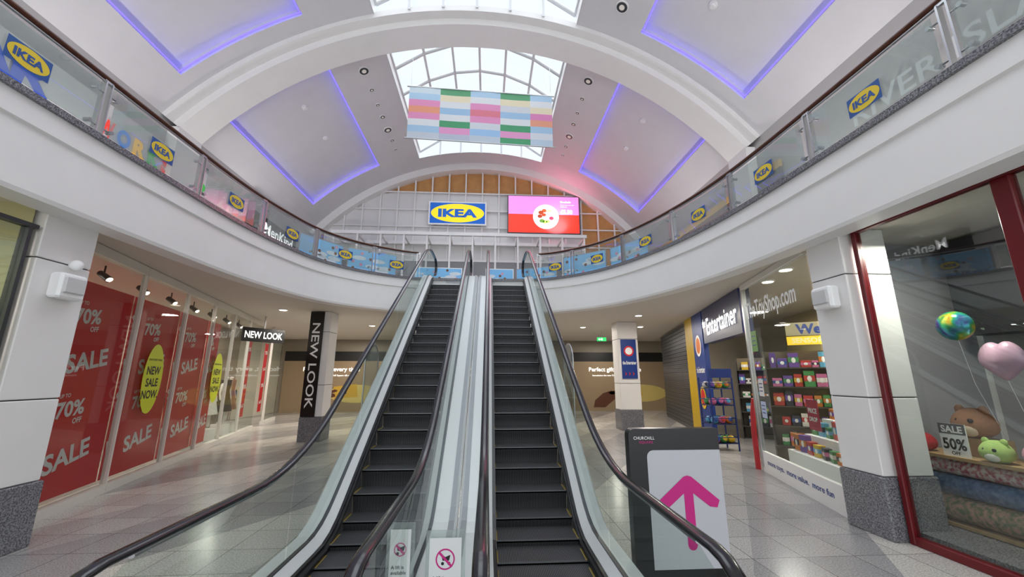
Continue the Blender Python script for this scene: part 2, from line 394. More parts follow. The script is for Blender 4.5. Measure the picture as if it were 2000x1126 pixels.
b=B(M); b.box(-1.45,1.45,-.62,.62,-.1,0,WHT); b.obj('sign_box',e)
b=B(M); b.rect(-1.38,-.55,1.38,.55,BLUE_E,2); b.ell(0,0,1.33,.5,YEL_E,3); b.text('IKEA',0,0,BLUE_E,h=.45,w=1.95,k=5,bold=.05); b.obj('sign_face',e)
M=frame((2.76,18.6,10.0),(1,0,0))
e=empty('advertising_screen',(2.76,18.6,9.0),label='large lit pink and red advertising screen showing a plate of food',category='screen')
b=B(M); b.box(-1.85,1.85,-1.02,1.02,-.15,-.01,DSTEEL); b.obj('casing',e)
b=B(M); b.rect(-1.8,0,1.8,.98,em('scr_pink','#e88ad0')); b.rect(-1.8,-.98,1.8,0,em('scr_red','#f03a28'))
b.ell(.1,-.12,.66,.66,em('scr_plate','#ececec'),1); b.ell(.1,-.12,.52,.52,em('scr_plate2','#dcdcdc'),2)
for (x,y,a,c) in ((-.15,.1,.13,'#8a4a22'),(.02,.2,.12,'#a05a2c'),(-.2,-.1,.12,'#7c3e1c'),(0,-.02,.11,'#8a4a22'),(.3,.1,.2,'#f2e4c4'),(.25,.25,.15,'#efe0ba'),(-.1,-.35,.13,'#3f8f2f'),(.05,-.4,.12,'#57a83a'),(.2,-.38,.1,'#3f8f2f'),(.38,-.2,.12,'#a3122c')):
    b.ell(x,y,a,a*.8,em('food'+c,c,.6),3,16)
b.text('Meatballs',.85,.70,LW,h=.11,k=2,al='l',bold=.03); b.text('Potatoes, peas, cream sauce',.85,.53,LW,h=.06,k=2,al='l'); b.text('and berry jam',.85,.43,LW,h=.06,k=2,al='l')
b.text('£5.50',.85,.16,LW,h=.24,w=.62,k=2,bold=.04,al='l'); b.obj('display_panel',e)
# ------------------------------------------------------------------ skylights
SKG=glassmat('skylight_glass','#bfc3c7',.02,.2)
wi=0
for (y0,y1) in ((YN0,YN1),(YF0,YF1)):
    hw=R*math.sin(math.radians(AS)); zb=ZC+R*math.cos(math.radians(AS))
    def gz(x): return zb+.35+1.25*(1-(x/hw)**2)
    b=B(); n=12
    for s_ in (-1,1): b.add([(XC+s_*hw,y0,zb-.03),(XC+s_*hw,y1,zb-.03),(XC+s_*hw,y1,zb+.4),(XC+s_*hw,y0,zb+.4)],[(0,1,2,3)],WHITE)
    wi+=1; b.obj('trim_%d'%(20+wi),world=True,**ST)
    seg=6; xs=[-hw+2*hw*i/seg for i in range(seg+1)]; ny=5; ys=[y0+(y1-y0)*j/ny for j in range(ny+1)]
    FR=mat('skylight_frame','#d4d5d6',.4)
    b=B()
    for y in ys:
        for i in range(seg): b.tube([(XC+xs[i],y,gz(xs[i])),(XC+xs[i+1],y,gz(xs[i+1]))],.06,.07,FR,6,side=(0,1,0))
    for x in xs: b.tube([(XC+x,y0,gz(x)),(XC+x,y1,gz(x))],.055,.07,FR,6)
    for y in (y0+.02,y1-.02):
        for x in xs[1:-1]: b.box(XC+x-.04,XC+x+.04,y-.04,y+.04,ZC+math.sqrt(R*R-x*x)-.05,gz(x),FR)
    b.obj('window_%d'%(wi*2-1),world=True,**ST)
    b=B()
    for i in range(seg):
        b.add([(XC+xs[i],y0,gz(xs[i])+.03),(XC+xs[i+1],y0,gz(xs[i+1])+.03),(XC+xs[i+1],y1,gz(xs[i+1])+.03),(XC+xs[i],y1,gz(xs[i])+.03)],[(0,1,2,3)],SKG)
        for y in (y0,y1): b.add([(XC+xs[i],y,ZC+math.sqrt(R*R-xs[i]**2)),(XC+xs[i+1],y,ZC+math.sqrt(R*R-xs[i+1]**2)),(XC+xs[i+1],y,gz(xs[i+1])+.03),(XC+xs[i],y,gz(xs[i])+.03)],[(0,1,2,3)],SKG)
    b.obj('window_%d'%(wi*2),world=True,**ST)
LENSON=mat('lamp_on','#fff3dd',.4,emis=6)
def spot(a,y,r):
    p=Vector(vp(a,y,R)); nrm=(Vector((XC,y,ZC))-p).normalized()
    e=empty('ceiling_spotlight',p,label='round recessed ceiling spotlight with white rim and dark reflector',category='spotlight',group='vault spotlights')
    b=B(); b.cyl(p-nrm*.02,p+nrm*.03,r,r*.92,WHITE,24); b.obj('rim',e)
    b=B(); b.cyl(p+nrm*.03,p+nrm*.035,r*.78,r*.78,DSTEEL,24); b.cyl(p+nrm*.035,p+nrm*.045,r*.4,r*.4,mat('spot_glass','#c9c4ba',.2,emis=.3),16); b.obj('lens',e)
for sgn in (-1,1):
    for y,r_ in ((11.6,.19),(12.5,.09),(13.3,.08),(14.0,.11),(14.85,.19),(15.6,.1),(16.3,.08)): spot(sgn*21.3,y,r_)
spot(22.5,8.7,.19)
def sensor(a,y):
    p=Vector(vp(a,y,R+.22)); nrm=(Vector((XC,y,ZC))-p).normalized()
    b=B(); b.cyl(p,p+nrm*.04,.11,.1,WHITE,20); b.cyl(p+nrm*.04,p+nrm*.07,.07,.05,WHITE,16); b.obj('smoke_detector',label='round white smoke detector on the coffer ceiling',category='smoke detector',group='smoke detectors')
for sgn in (-1,1):
    for y in (7.8,12.4,14.2): sensor(sgn*34,y)
# hanging banner
bx0,bx1,bz0,bz1=-2.76,2.1,9.66,11.62; by=11.8
e=empty('hanging_banner',((bx0+bx1)/2,by,bz0),label='fabric banner of coloured horizontal blocks hung under the skylight',category='banner')
cols_=[['#c6d4dc','#aac8e0','#dc92ba','#e09a7e','#dc92ba','#d6dade','#9fc0da','#bcc4ce'],
['#5f9f77','#dcd4b8','#d6dade','#9cbedc','#d6dade','#4f9a70','#d898c2','#b0b8c9'],
['#aac8e0','#d6dade','#da92bc','#d87f90','#da92bc','#cbd1d9','#98bcdf','#b8c4d0'],
['#5f9f77','#dcd4b8','#cacfd6','#9cbedc','#d6dade','#4f9a70','#d898c2','#4f9a70'],
['#aac8e0','#d6dade','#dcd4b8','#d588b8','#dc9c84','#9fc0da','#cbd1d9','#b2c4d4']]
M=frame((bx0,by,bz0),(1,0,-.0)); b=B(M); W=bx1-bx0; H=bz1-bz0
cw=[0,.215,.425,.635,.845,1.0]
for ci_ in range(5):
    for ri in range(8):
        m_=mat('banner'+cols_[ci_][ri],cols_[ci_][ri],.8,emis=.08)
        for q in range(3):
            xa=W*(cw[ci_]+(cw[ci_+1]-cw[ci_])*q/3); xb=W*(cw[ci_]+(cw[ci_+1]-cw[ci_])*(q+1)/3); ya=H*(1-(ri+1)/8); yb_=H*(1-ri/8)
            sh=lambda x:-.035*x
            rp=lambda x:.012*math.sin(x*3.1)
            b.add([(xa,ya+sh(xa),rp(xa)),(xb,ya+sh(xb),rp(xb)),(xb,yb_+sh(xb),rp(xb)),(xa,yb_+sh(xa),rp(xa))],[(0,1,2,3)],m_,True)
b.obj('fabric',e)
for z in (0,H): b=B(M); b.tube([(-.08,z,0),(W+.08,z-.035*W,0)],.025,.025,STEEL,8,side=(0,0,1)); b.obj('rod',e)
for x in (.05,W-.05): b=B(M); b.tube([(x,H,0),(x,H+1.1,0)],.006,.006,STEEL,5,side=(0,0,1)); b.obj('cable',e)
# ------------------------------------------------------------------ escalators
def smooth(f,y,wd=.35): return sum(f(y+wd*(k/4)) for k in range(-4,5))/9
bline=lambda y:max(0,min(5.0,.2285+.688*(y-5.55)))
base=lambda y:smooth(bline,y,.3)
hline=lambda y:max(1.08,min(6.1,1.08+.643*(y-4.45)))
hr=lambda y:smooth(hline,y,.7)
def ys_(a,b_,st=.2):
    n=max(2,int(round((b_-a)/st))); return [a+(b_-a)*i/n for i in range(n+1)]
def ysweep(b,sec,a,b_,mt,fn=base,smooth_=False,low=None):
    Y=ys_(a,b_); m=len(sec); vs=[]
    for y in Y:
        for x,dz in sec:
            z=fn(y)+dz
            if dz<-.5: z=max(z,.0)
            vs.append((x,y,z))
    fs=[(i*m+k,(i+1)*m+k,(i+1)*m+(k+1)%m,i*m+(k+1)%m) for i in range(len(Y)-1) for k in range(m)]
    fs+=[tuple(range(m)),tuple(range(len(vs)-1,len(vs)-m-1,-1))]
    b.add(vs,fs,mt,smooth_)
DECK=mat('white_deck','#d6d8d8',.35,.1); SKIRT=mat('skirt_metal','#85878a',.35,.8); COVER=mat('satin_cover','#8f9295',.45,.6)
YS=mat('yellow_edge','#8f7a35',.6)
stepmesh=None
for c,outer in ((-1.28,-1),(.62,1)):
    e=empty('escalator',(c,8,0),label='escalator with dark ribbed steps, glass sides and black handrails',category='escalator',group='twin escalators')
    sl_=[(3.95,.02),(4.35,.022),(4.75,.05),(5.15,.12)]+[(5.55+.332*k,.2285*(k+1)) for k in range(21)]
    for k,(y,z) in enumerate(sl_):
        if stepmesh is None:
            b=B()
            b.box(-.495,.495,0,.42,-.03,0,TREAD)
            pr=[(0,0),(.0,-.03),(.018,-.08),(.03,-.14),(.035,-.2),(.035,-.28)]
            vs=[(x,p[0],p[1]) for p in pr for x in (-.495,.495)]
            b.add(vs,[(2*i,2*i+1,2*i+3,2*i+2) for i in range(5)],STEP,True)
            b.box(-.495,-.475,-.002,.3,.0,.002,YS); b.box(.475,.495,-.002,.3,.0,.002,YS)
            b.box(-.495,.495,-.003,.006,-.012,.0015,mat('step_edge','#6c6e71',.4,.5))
            so_=b.obj('step',e,world=True); stepmesh=so_; so_.location=Vector((c,y,z))-WLOC[e]
        else:
            o=stepmesh.copy(); COL.objects.link(o); o.parent=e; o.location=Vector((c,y,z))-WLOC[e]
    b=B(); b.box(c-.5,c+.5,12.5,13.9,4.93,5.012,SKIRT); b.obj('comb_plate',e); b=B(); b.box(c-.5,c+.5,2.9,3.95,.0,.018,SKIRT); b.obj('comb_plate',e)
    for s_ in (-1,1):
        ed=c+s_*.5; g=c+s_*.64; W_=c+s_*(.84 if s_==outer else .945)
        b=B(); ysweep(b,[(ed,-.25),(ed,.13),(ed+s_*.02,.13),(ed+s_*.02,-.25)],3.2,13.7,SKIRT); b.obj('skirt_panel',e)
        b=B(); ysweep(b,[(ed-s_*.012,.045),(ed-s_*.012,.075),(ed,.075),(ed,.045)],3.4,13.5,BLACK); b.obj('skirt_brush',e)
        b=B(); ysweep(b,[(ed,.13),(ed,.165),(ed+s_*.035,.165),(ed+s_*.035,.13)],3.2,13.7,BLACK); b.obj('skirt_seal',e)
        b=B(); ysweep(b,[(ed+s_*.035,.13),(ed+s_*.035,.17),(g-s_*.02,.24),(g-s_*.02,.13)],2.6,13.7,DECK); b.obj('inner_deck',e)
        b=B(); ysweep(b,[(g+s_*.02,.13),(g+s_*.02,.24),(W_-s_*.03,.24),(W_,.2),(W_,.13)],2.6,13.7,DECK); b.obj('outer_deck',e)
        b=B(); ysweep(b,[(g-s_*.02,.13),(g-s_*.02,.255),(g+s_*.02,.255),(g+s_*.02,.13)],2.5,13.7,DSTEEL); b.obj('glass_clamp_channel',e)
        if s_==outer:
            b=B(); ysweep(b,[(W_,.2),(W_,-.9),(W_-s_*.03,-.9),(W_-s_*.03,.2)],2.6,13.7,WHITE); b.obj('side_cladding',e)
        else:
            b=B(); ysweep(b,[(W_-s_*.10,.235),(W_-s_*.10,.26),(W_-s_*.035,.26),(W_-s_*.035,.235)],3.0,13.7,COVER); b.obj('cover_strip',e,label='satin steel cover strip')
        brk=[2.35,4.4,6.4,8.4,10.4,12.3,13.75]
        for a_,b_ in zip(brk,brk[1:]):
            Y=ys_(a_+.008,b_-.008); bt=B(); vs=[];
            for y in Y:
                top=hr(y)-.03
                if y<2.45: top=hr(y)-.12
                lo=base(y)+.2
                vs+=[(g,y,lo),(g,y,top)]
            bt.add(vs,[(2*i,2*i+2,2*i+3,2*i+1) for i in range(len(Y)-1)],BGLASS,False); bt.obj('glass_panel',e)
        pts=[(g,2.35-.33*math.sin(pi*k/10),.75-.33*math.cos(pi*k/10)) for k in range(10)]
        pts=[(g,2.7,.42)]+pts+[(g,y,hr(y)) for y in ys_(2.35,13.75,.18)]
        zt=hr(13.75); pts+=[(g,13.75+.3*math.sin(pi*k/8),zt-.3+.3*math.cos(pi*k/8)) for k in range(1,9)]
        b=B(); b.tube(pts,.045,.026,RUB,12,side=(1,0,0)); b.obj('handrail',e)
        b=B(); b.tube([(p[0],p[1],p[2]-.035) for p in pts[12:-9]],.018,.016,STEEL,8,side=(1,0,0)); b.obj('handrail_track',e)
# guard panels beside escalators
for x,s_ in ((-2.3,-1),(1.66,1)):
    e=empty('guard_panel',(x,8.1,0),label='upright clear glass guard panel with rounded top beside the escalator',category='glass guard')
    b=B(); n=10
    prof=[(7.7,.0),(8.6,.0),(8.6,2.3)]+[(8.15+.45*math.cos(pi*k/n),2.3+.35*math.sin(pi*k/n)) for k in range(1,n)]+[(7.7,2.3)]
    b.add([(x,y,z) for y,z in prof],[tuple(range(len(prof)))],FROST); b.obj('glass_sheet',e)
    b=B(); b.tube([(x,y,z) for y,z in prof[1:]+[prof[0]]],.014,.014,STEEL,6,side=(1,0,0)); b.obj('steel_edge',e)
    b=B(); b.box(x-.05,x+.05,7.7,8.6,0,.06,STEEL); b.obj('base_rail',e)
# ------------------------------------------------------------------ pillars
NAVY=mat('navy_print','#173a86',.4)
def pillar(x0,x1,y0,y1,label,pl=.74):
    e=empty('pillar',((x0+x1)/2,(y0+y1)/2,0),label=label,category='pillar')
    b=B(); b.bbox(x0-.03,x1+.03,y0-.03,y1+.03,0,pl,GRAN,.015); b.obj('plinth',e)
    zs=[pl,1.72,3.42,4.1] if pl<.9 else [pl,4.1]
    for a_,b_ in zip(zs,zs[1:]): b=B(); b.bbox(x0,x1,y0,y1,a_+.008,b_-.008,WHITE,.01); b.obj('cladding_panel',e)
    b=B(); b.box(x0+.02,x1-.02,y0+.02,y1-.02,pl,4.09,DSTEEL); b.obj('core',e)
    return e
pillar(-6.2,-5.5,4.95,5.62,'square white clad pillar with grey granite plinth by the fashion shop')
pillar(5.05,5.75,5.12,5.72,'square white clad pillar with grey granite plinth by the toy shops')
e=pillar(-5.85,-5.2,13.35,14.0,'white pillar carrying a black vertical shop name panel')
M=frame((-5.56,13.335,0),(1,0,0)); b=B(M); b.box(-.29,.15,.75,4.08,.0,.03,BLACK)
b.text('NEW LOOK',-.07,2.35,WHT,w=2.7,h=.25,k=17,rot=-pi/2,bold=.012); b.obj('name_panel',e,label='tall black panel with vertical white lettering')
e=pillar(5.1,5.9,15.3,16.0,'white pillar carrying a blue shop poster')
M=frame((5.5,15.285,0),(1,0,0)); b=B(M)
b.box(-.3,.3,1.9,3.4,0,.03,NAVY); b.ell(0,2.95,.2,.2,RED,17); b.ell(0,2.95,.14,.14,WHT,18); b.text('the Entertainer',0,2.5,WHT,w=.54,h=.13,k=17,bold=.03)
for k in range(3): b.poly([(-.2+.15*k,2.0),(-.12+.15*k,2.08),(-.2+.15*k,2.16),(-.17+.15*k,2.08)],RED,17)
b.obj('shop_poster',e,label='navy blue shop poster with round emblem and arrows')
def alarm(x,y,z,s_):
    e=empty('alarm_box',(x,y,z),label='white plastic alarm siren box mounted on the pillar',category='alarm box',group='alarm boxes')
    b=B(); b.bbox(min(x,x+s_*.16),max(x,x+s_*.16),y-.17,y+.17,z-.17,z+.15,WHT,.025); b.obj('housing',e)
    b=B(); b.bbox(min(x+s_*.15,x+s_*.19),max(x+s_*.15,x+s_*.19),y-.13,y+.13,z-.1,z+.1,mat('soft_grey','#c9c9c9'),.01); b.obj('front_cover',e)
alarm(-5.5,5.3,3.13,1); alarm(5.05,5.42,3.13,-1)
b=B(); b.sph((-5.42,5.35,3.42),.07,WHT,16,10); b.cyl((-5.5,5.35,3.42),(-5.42,5.35,3.42),.03,.03,WHT,10); b.obj('dome_sensor',label='small white round sensor above the alarm box',category='sensor')
# ------------------------------------------------------------------ shopfront lines
def LX(y): return -6.73-.268*(y-7.94)
def RX(y): return 5.3+.27*(y-6.2)
FRM=mat('cream_frame','#d9d5cd',.4)
dl=Vector((LX(1)-LX(0),1,0)).normalized()
dr=Vector((-(RX(1)-RX(0)),-1,0)).normalized()
def FL(y,z=0,off=0):
    nrm=dl.cross(Vector((0,0,1))); return frame(Vector((LX(y),y,z))+nrm*off,dl)
def FRr(y,z=0,off=0):
    nrm=dr.cross(Vector((0,0,1))); return frame(Vector((RX(y),y,z))+nrm*off,dr)
LSC=math.sqrt(1+.268**2); RSC=math.sqrt(1+.27**2)
b=B(); b.add([(LX(5.4)-3.4,5.5,0),(LX(20)-2.0,20,0),(LX(20)-2.0,20,4.1),(LX(5.4)-3.4,5.5,4.1)],[(0,1,2,3)],mat('shop_inner_wall','#a89c8c',.6)); b.add([(LX(5.4)-3.4,5.7,0),(-6.0,5.7,0),(-6.0,5.7,4.1),(LX(5.4)-3.4,5.7,4.1)],[(0,1,2,3)],SOFF); b.obj('wall_shop_left',world=True,**ST)
ML=[5.95,7.94,9.8,11.45,13.1,14.7,16.5]
for i,(y0,y1) in enumerate(list(zip(ML,ML[1:]))+[(18,20)]):
    M=FL(y0); L=(y1-y0)*LSC
    e=empty('shop_window',FL(y0+(y1-y0)/2).translation,label='tall shop window bay with slim cream frame at the fashion shop',category='window',group='fashion shop windows')
    b=B(M); b.box(.005,L-.005,0,.14,-.1,.06,FRM); b.obj('sill',e)
    b=B(M); b.box(.005,L-.005,3.93,4.09,-.08,.05,FRM); b.obj('head_rail',e)
    b=B(M); b.box(.005,.045,.14,3.93,-.05,.04,FRM); b.obj('mullion',e)
    b=B(M); b.box(.045,L-.01,.14,3.93,-.005,.005,GLASS); b.obj('glass_pane',e)
SRED=mat('sale_red','#bd141d',.6,emis=.08); SWH=mat('sale_white','#e6dcdc',.6)
for i,(y0,y1) in enumerate(list(zip(ML,ML[1:]))[:4]):
    L=(y1-y0)*LSC; M=FL(y0,0,-.09); b=B(M); x1=L-.03 if i<3 else L*.55
    b.box(.03,x1,.2,3.5,-.01,0,SRED)
    w_=x1-.03; cx=.03+w_*.5
    for j,(z,t) in enumerate([(2.95,'70%'),(2.25,'SALE'),(1.5,'70%'),(.78,'SALE')]):
        dx=(-.12,.1,-.05,.12)[j]
        if t=='SALE':
            b.text(t,cx+dx,z,SWH,h=.30,w=min(.98,w_*.54),k=2,bold=.03,rot=.17)
            if w_>1.5: b.text('E',.14,z-.05,SWH,h=.26,k=2,bold=.03,rot=.17)
        else:
            b.text(t,cx+dx,z,SWH,h=.25,w=min(.62,w_*.4),k=2,bold=.03,rot=.08); b.text('UP TO',cx+dx-.18,z+.2,SWH,h=.06,k=2,rot=.08); b.text('OFF',cx+dx+.2,z-.19,SWH,h=.09,k=2,rot=.08,bold=.03)
            if w_>1.5: b.text('%',.14,z+.1,SWH,h=.22,k=2,bold=.03,rot=.1)
    b.obj('sale_banner',label='red fabric sale banner with white lettering behind the shop window',category='banner',group='red sale banners')
for (yc,) in ((8.85,),(12.25,)):
    M=FL(yc,1.95,.02); b=B(M); SY=mat('sticker_yellow','#c6cf1c',.5,emis=.04); b.ell(0,0,.38,.70,SY,0,40)
    b.text('DROP EVERYTHING!',0,.38,BLK,w=.52,k=1)
    for k,t in enumerate(('NEW','SALE','NOW.')): b.text(t,0,.16-.24*k,BLK,h=.17,k=1,bold=.03)
    b.obj('oval_sticker',label='yellow oval sale sticker with black lettering on the shop window',category='sticker',group='yellow oval stickers')
for y in (16.1,18.5,19.3):
    M=FL(y,0,-.3); b=B(M); b.box(-.25,.25,.5,3.4,-.01,0,SRED); 
    for k,t in enumerate(('70%','SALE','70%','SALE')): b.text(t,0,3.0-.7*k,SWH,w=.36,k=2,bold=.03,rot=.12)
    b.obj('sale_poster',label='narrow red sale poster hanging in the fashion shop window',category='poster',group='narrow sale posters')
for i in range(8):
    y=6.6+1.3*i; p=Vector((LX(y)-.75,y,3.98)); e=empty('track_spotlight',p,label='black track spotlight hanging from the shop ceiling',category='spotlight',group='fashion shop spotlights')
    b=B(); b.cyl(p+Vector((0,0,.12)),p+Vector((0,0,-.02)),.015,.015,BLACK,8); b.obj('stem',e)
    b=B(); b.cyl(p+Vector((-.08,0,-.02)),p+Vector((.12,0,-.16)),.055,.065,BLACK,14); b.obj('lamp_body',e)
    b=B(); b.cyl(p+Vector((.12,0,-.16)),p+Vector((.125,0,-.165)),.055,.055,LENSON,14); b.obj('lens',e)
M=frame((-8.3,13.9,3.40),(.55,.85,0)); b=B(M); b.box(0,1.45,-.24,.24,-.06,0,BLACK); b.text('NEW LOOK',.725,0,LW,w=1.3,h=.24,k=3,bold=.02); b.box(.7,.74,.24,.68,-.05,-.01,STEEL); b.obj('shop_sign',label='black hanging sign with white lit lettering at the fashion shop',category='sign')
def skin(name,verts,edges,radii,mt,parent=None,**kw):
    me=bpy.data.meshes.new(name); me.from_pydata(verts,edges,[]); o=bpy.data.objects.new(name,me); COL.objects.link(o)
    md=o.modifiers.new('s','SKIN'); 
    for i,r_ in enumerate(radii): me.skin_vertices[0].data[i].radius=(r_,r_)
    me.skin_vertices[0].data[0].use_root=True
    sb=o.modifiers.new('b','SUBSURF'); sb.levels=2; sb.render_levels=2
    dg=bpy.context.evaluated_depsgraph_get(); dg.update(); m2=bpy.data.meshes.new_from_object(o.evaluated_get(dg))
    vs=[tuple(v.co) for v in m2.vertices]; fs=[tuple(p.vertices) for p in m2.polygons]; bpy.data.objects.remove(o)
    b=B(); b.add(vs,fs,mt,True); return b.obj(name,parent,**kw)
MANN=mat('mannequin_white','#e6e2dc',.4)
def mannequin(x,y,dress,lab):
    e=empty('mannequin',(x,y,0),label=lab,category='mannequin',group='shop window mannequins')
    V=[(0,0,.98),(0,0,1.2),(0,0,1.42),(0,0,1.52),(0,0,1.68),(0,.2,1.4),(0,.27,1.12),(.08,.24,.86),(0,-.2,1.4),(0,-.27,1.12),(.04,-.26,.86),(0,.1,.88),(0,.11,.48),(0,.12,.08),(0,-.1,.88),(.05,-.11,.48),(.04,-.12,.08)]
    E=[(0,1),(1,2),(2,3),(3,4),(2,5),(5,6),(6,7),(2,8),(8,9),(9,10),(0,11),(11,12),(12,13),(0,14),(14,15),(15,16)]
    Rr=[.13,.11,.12,.05,.1,.055,.04,.03,.055,.04,.03,.085,.055,.035,.085,.055,.035]
    skin('body',[(x+a,y+b_,.3+c_) for a,b_,c_ in V],E,Rr,MANN,e)
    b=B(); n=24; prof=[(.2,1.58),(.19,1.35),(.155,1.2),(.2,1.0),(.27,.75),(.33,.5)]
    vs=[(x+r_*.75*math.cos(2*pi*i/n)*(1+.06*math.sin(i*pi/2*1.0+k)),y+r_*math.sin(2*pi*i/n),.3+z-.02) for k,(r_,z) in enumerate(prof) for i in range(n)]
    b.add(vs,[(k*n+i,k*n+(i+1)%n,(k+1)*n+(i+1)%n,(k+1)*n+i) for k in range(len(prof)-1) for i in range(n)],dress,True); b.obj('dress',e)
    b=B(); b.cyl((x,y,.0),(x,y,.34),.30,.28,WHITE,24); b.obj('stand',e)
mannequin(LX(13.9)-.7,13.9,mat('dress_white','#e9e6e0',.8,noise=.2,nscale=30),'white shop mannequin in a pale patterned dress')
mannequin(LX(15.2)-.7,15.2,mat('dress_black','#262528',.8),'white shop mannequin in a black dress')
mannequin(LX(16.0)-.8,16.0,mat('dress_beige','#b9a68c',.8),'white shop mannequin in a beige dress')
for y in (13.5,15.0,16.8,18.4):
    x=LX(y)-1.8; e=empty('clothes_rail',(x,y,0),label='steel clothes rail hung with garments inside the fashion shop',category='clothes rail',group='clothes rails')
    b=B(); b.tube([(x,y-.55,0),(x,y-.55,1.5),(x,y+.55,1.5),(x,y+.55,0)],.018,.018,STEEL,8,side=(1,0,0)); b.obj('frame',e)
    for k in range(9):
        yy=y-.45+.11*k; c_=random.choice(['#8a3b3f','#c9b79d','#39404f','#d9d5cf','#5b6b57','#161616'])
        P=[(x-.2,yy,1.4),(x,yy-.01,1.49),(x+.2,yy,1.4),(x+.23,yy+.02,.65),(x-.23,yy+.02,.6)]; Q=[(a_,b_+.03,c__) for a_,b_,c__ in P]
        b=B(); b.add(P+Q,[(0,1,2,3,4),(9,8,7,6,5)]+[(i,(i+1)%5,5+(i+1)%5,5+i) for i in range(5)],mat('cloth'+c_,c_,.9)); b.obj('garment',e)
# near left shop
e=empty('corner_shop_window',(-5.55,3.2,0),label='glazed shopfront with dark metal frame and cream interior',category='shop window')
b=B(); b.box(-5.56,-5.54,1.2,4.8,.1,3.75,RGLASS); b.obj('glass_pane',e)
b=B(); b.box(-5.6,-5.5,1.2,4.9,3.75,3.80,DSTEEL); b.obj('head_rail',e)
b=B(); b.box(-5.6,-5.5,4.8,4.84,0,3.75,DSTEEL); b.obj('side_post',e)
b=B(); b.box(-5.6,-5.5,1.2,4.8,0,.12,DSTEEL); b.obj('sill',e)
b=B(); b.add([(-7.0,-3,0),(-7.0,5.6,0),(-7.0,5.6,4.1),(-7.0,-3,4.1)],[(0,1,2,3)],mat('pale_yellow_wall','#b5b08a',.6)); b.add([(-7.0,4.9,0),(-5.6,4.9,0),(-5.6,4.9,4.1),(-7.0,4.9,4.1)],[(0,1,2,3)],MATS['pale_yellow_wall']); b.obj('wall_corner_shop',world=True,**ST)
# ------------------------------------------------------------------ right toy shop
y0,y1=5.95,8.78
M=FRr(y1); L=(y1-y0)*RSC
e=empty('toy_shop_window',(RX(7.7),7.7,0),label='large glazed toy shop window with frosted web address lettering',category='shop window')
b=B(M); b.box(0,L,0,.42,-.05,.02,WHITE); b.obj('sill',e)
b=B(M); b.box(0,L,3.98,4.09,-.05,.05,WHITE); b.obj('head_rail',e)
b=B(M); b.box(-.04,.04,.1,3.98,-.05,.04,STEEL); b.obj('side_post',e)
b=B(M); b.box(.04,L,.42,3.98,-.006,.006,GLASS); b.obj('glass_pane',e)
b=B(M); b.text('more toys.  more value.  more fun',L*.5,.22,NAVY,w=L*.82,h=.13,k=12,bold=.015); b.obj('sill_lettering',e,label='dark blue slogan lettering on the white sill')
b=B(M); b.text('TheToyShop.com',L*.46,3.38,mat('silver_letter_glow','#c6cacd',.4,emis=.25),w=2.3,h=.46,z=.04,k=1,bold=.015); b.obj('window_lettering',e,label='silver grey lettering across the glass')  # letters get an added glow to stand out from the dim interior
for (x,z,w_,h_,c_) in ((.35,2.75,.3,.45,'#6fae52'),(.4,1.75,.26,.35,'#e8e8ea'),(.4,1.3,.26,.34,'#b9c7e4')):
    b=B(M); b.rect(x-w_/2,z-h_/2,x+w_/2,z+h_/2,mat('notice'+c_,c_),5); 
    for k in range(3): b.rect(x-w_*.35,z+h_*.25-k*h_*.22-.01,x+w_*.3,z+h_*.25-k*h_*.22+.01,NAVY,6)
    b.obj('window_notice',label='small paper notice stuck on the toy shop window',category='notice',group='window notices')
M2=FRr(6.75,1.35,-.12); b=B(M2); b.box(-.18,.18,-.25,.25,-.01,0,mat('price_pink','#b02048')); b.text('PRICE',0,.07,WHT,w=.28,k=1,bold=.03); b.text('DROP',0,-.07,WHT,w=.26,k=1,bold=.03); b.obj('price_sign',label='crimson price drop sign in the toy shop window',category='sign')
M2=frame((7.55,8.85,0),(.8,-.6,0)); e=empty('hanging_header',(7.55,8.85,2.7),label='lit yellow header board hung above toy shelves with navy lettering',category='sign')
b=B(M2); b.box(-.45,.45,2.72,2.92,-.03,0,mat('lit_yellow','#f2cc2e',.4,emis=.4)); b.text('SENSORY',0,2.82,mat('amber','#fff2c0'),w=.7,k=1,bold=.02); b.obj('lower_board',e)
b=B(M2); b.box(-.45,.45,2.94,3.25,-.03,0,mat('pale_header','#a89c7c',.4)); b.text('We',0,3.09,NAVY,w=.5,h=.24,k=1,bold=.04); b.obj('upper_board',e)
b=B(); b.add([(8.9,5.9,0),(11.0,14,0),(11.0,14,4.1),(8.9,5.9,4.1)],[(0,1,2,3)],mat('toy_wall','#bfae80',.6)); b.add([(5.8,5.8,0),(9,5.8,0),(9,5.8,4.1),(5.8,5.8,4.1)],[(0,1,2,3)],WHITE); b.obj('wall_toy_shop',world=True,**ST)
pal=['#b8342c','#2c5298','#d0ac2a','#3f8a4c','#c86a98','#dcd8d0','#6a4898','#c4732a','#5ba4c8','#2a2a38']
def toybox(x,y,z,sx,sy,sz,rot):
    Mx=Matrix.Translation((x,y,z))@Matrix.Rotation(rot,4,'Z'); c1=random.choice(pal); c2=random.choice(pal); b=B(Mx)
    b.bbox(-sx/2,sx/2,-sy/2,sy/2,0,sz,mat('toy'+c1,c1,.35),.006)
    b.box(-sx/2-.002,sx/2+.002,-sy/2-.002,sy/2+.002,sz*.35,sz*.7,mat('toy'+c2,c2,.35)); b.sph((-sx/2,0,sz*.5),(.006,sy*.25,sz*.2),mat('toy#f0eee8','#f0eee8',.35),8,6)
    b.obj('toy_box',label='brightly printed cardboard toy box on display',category='toy box',group='toy boxes')
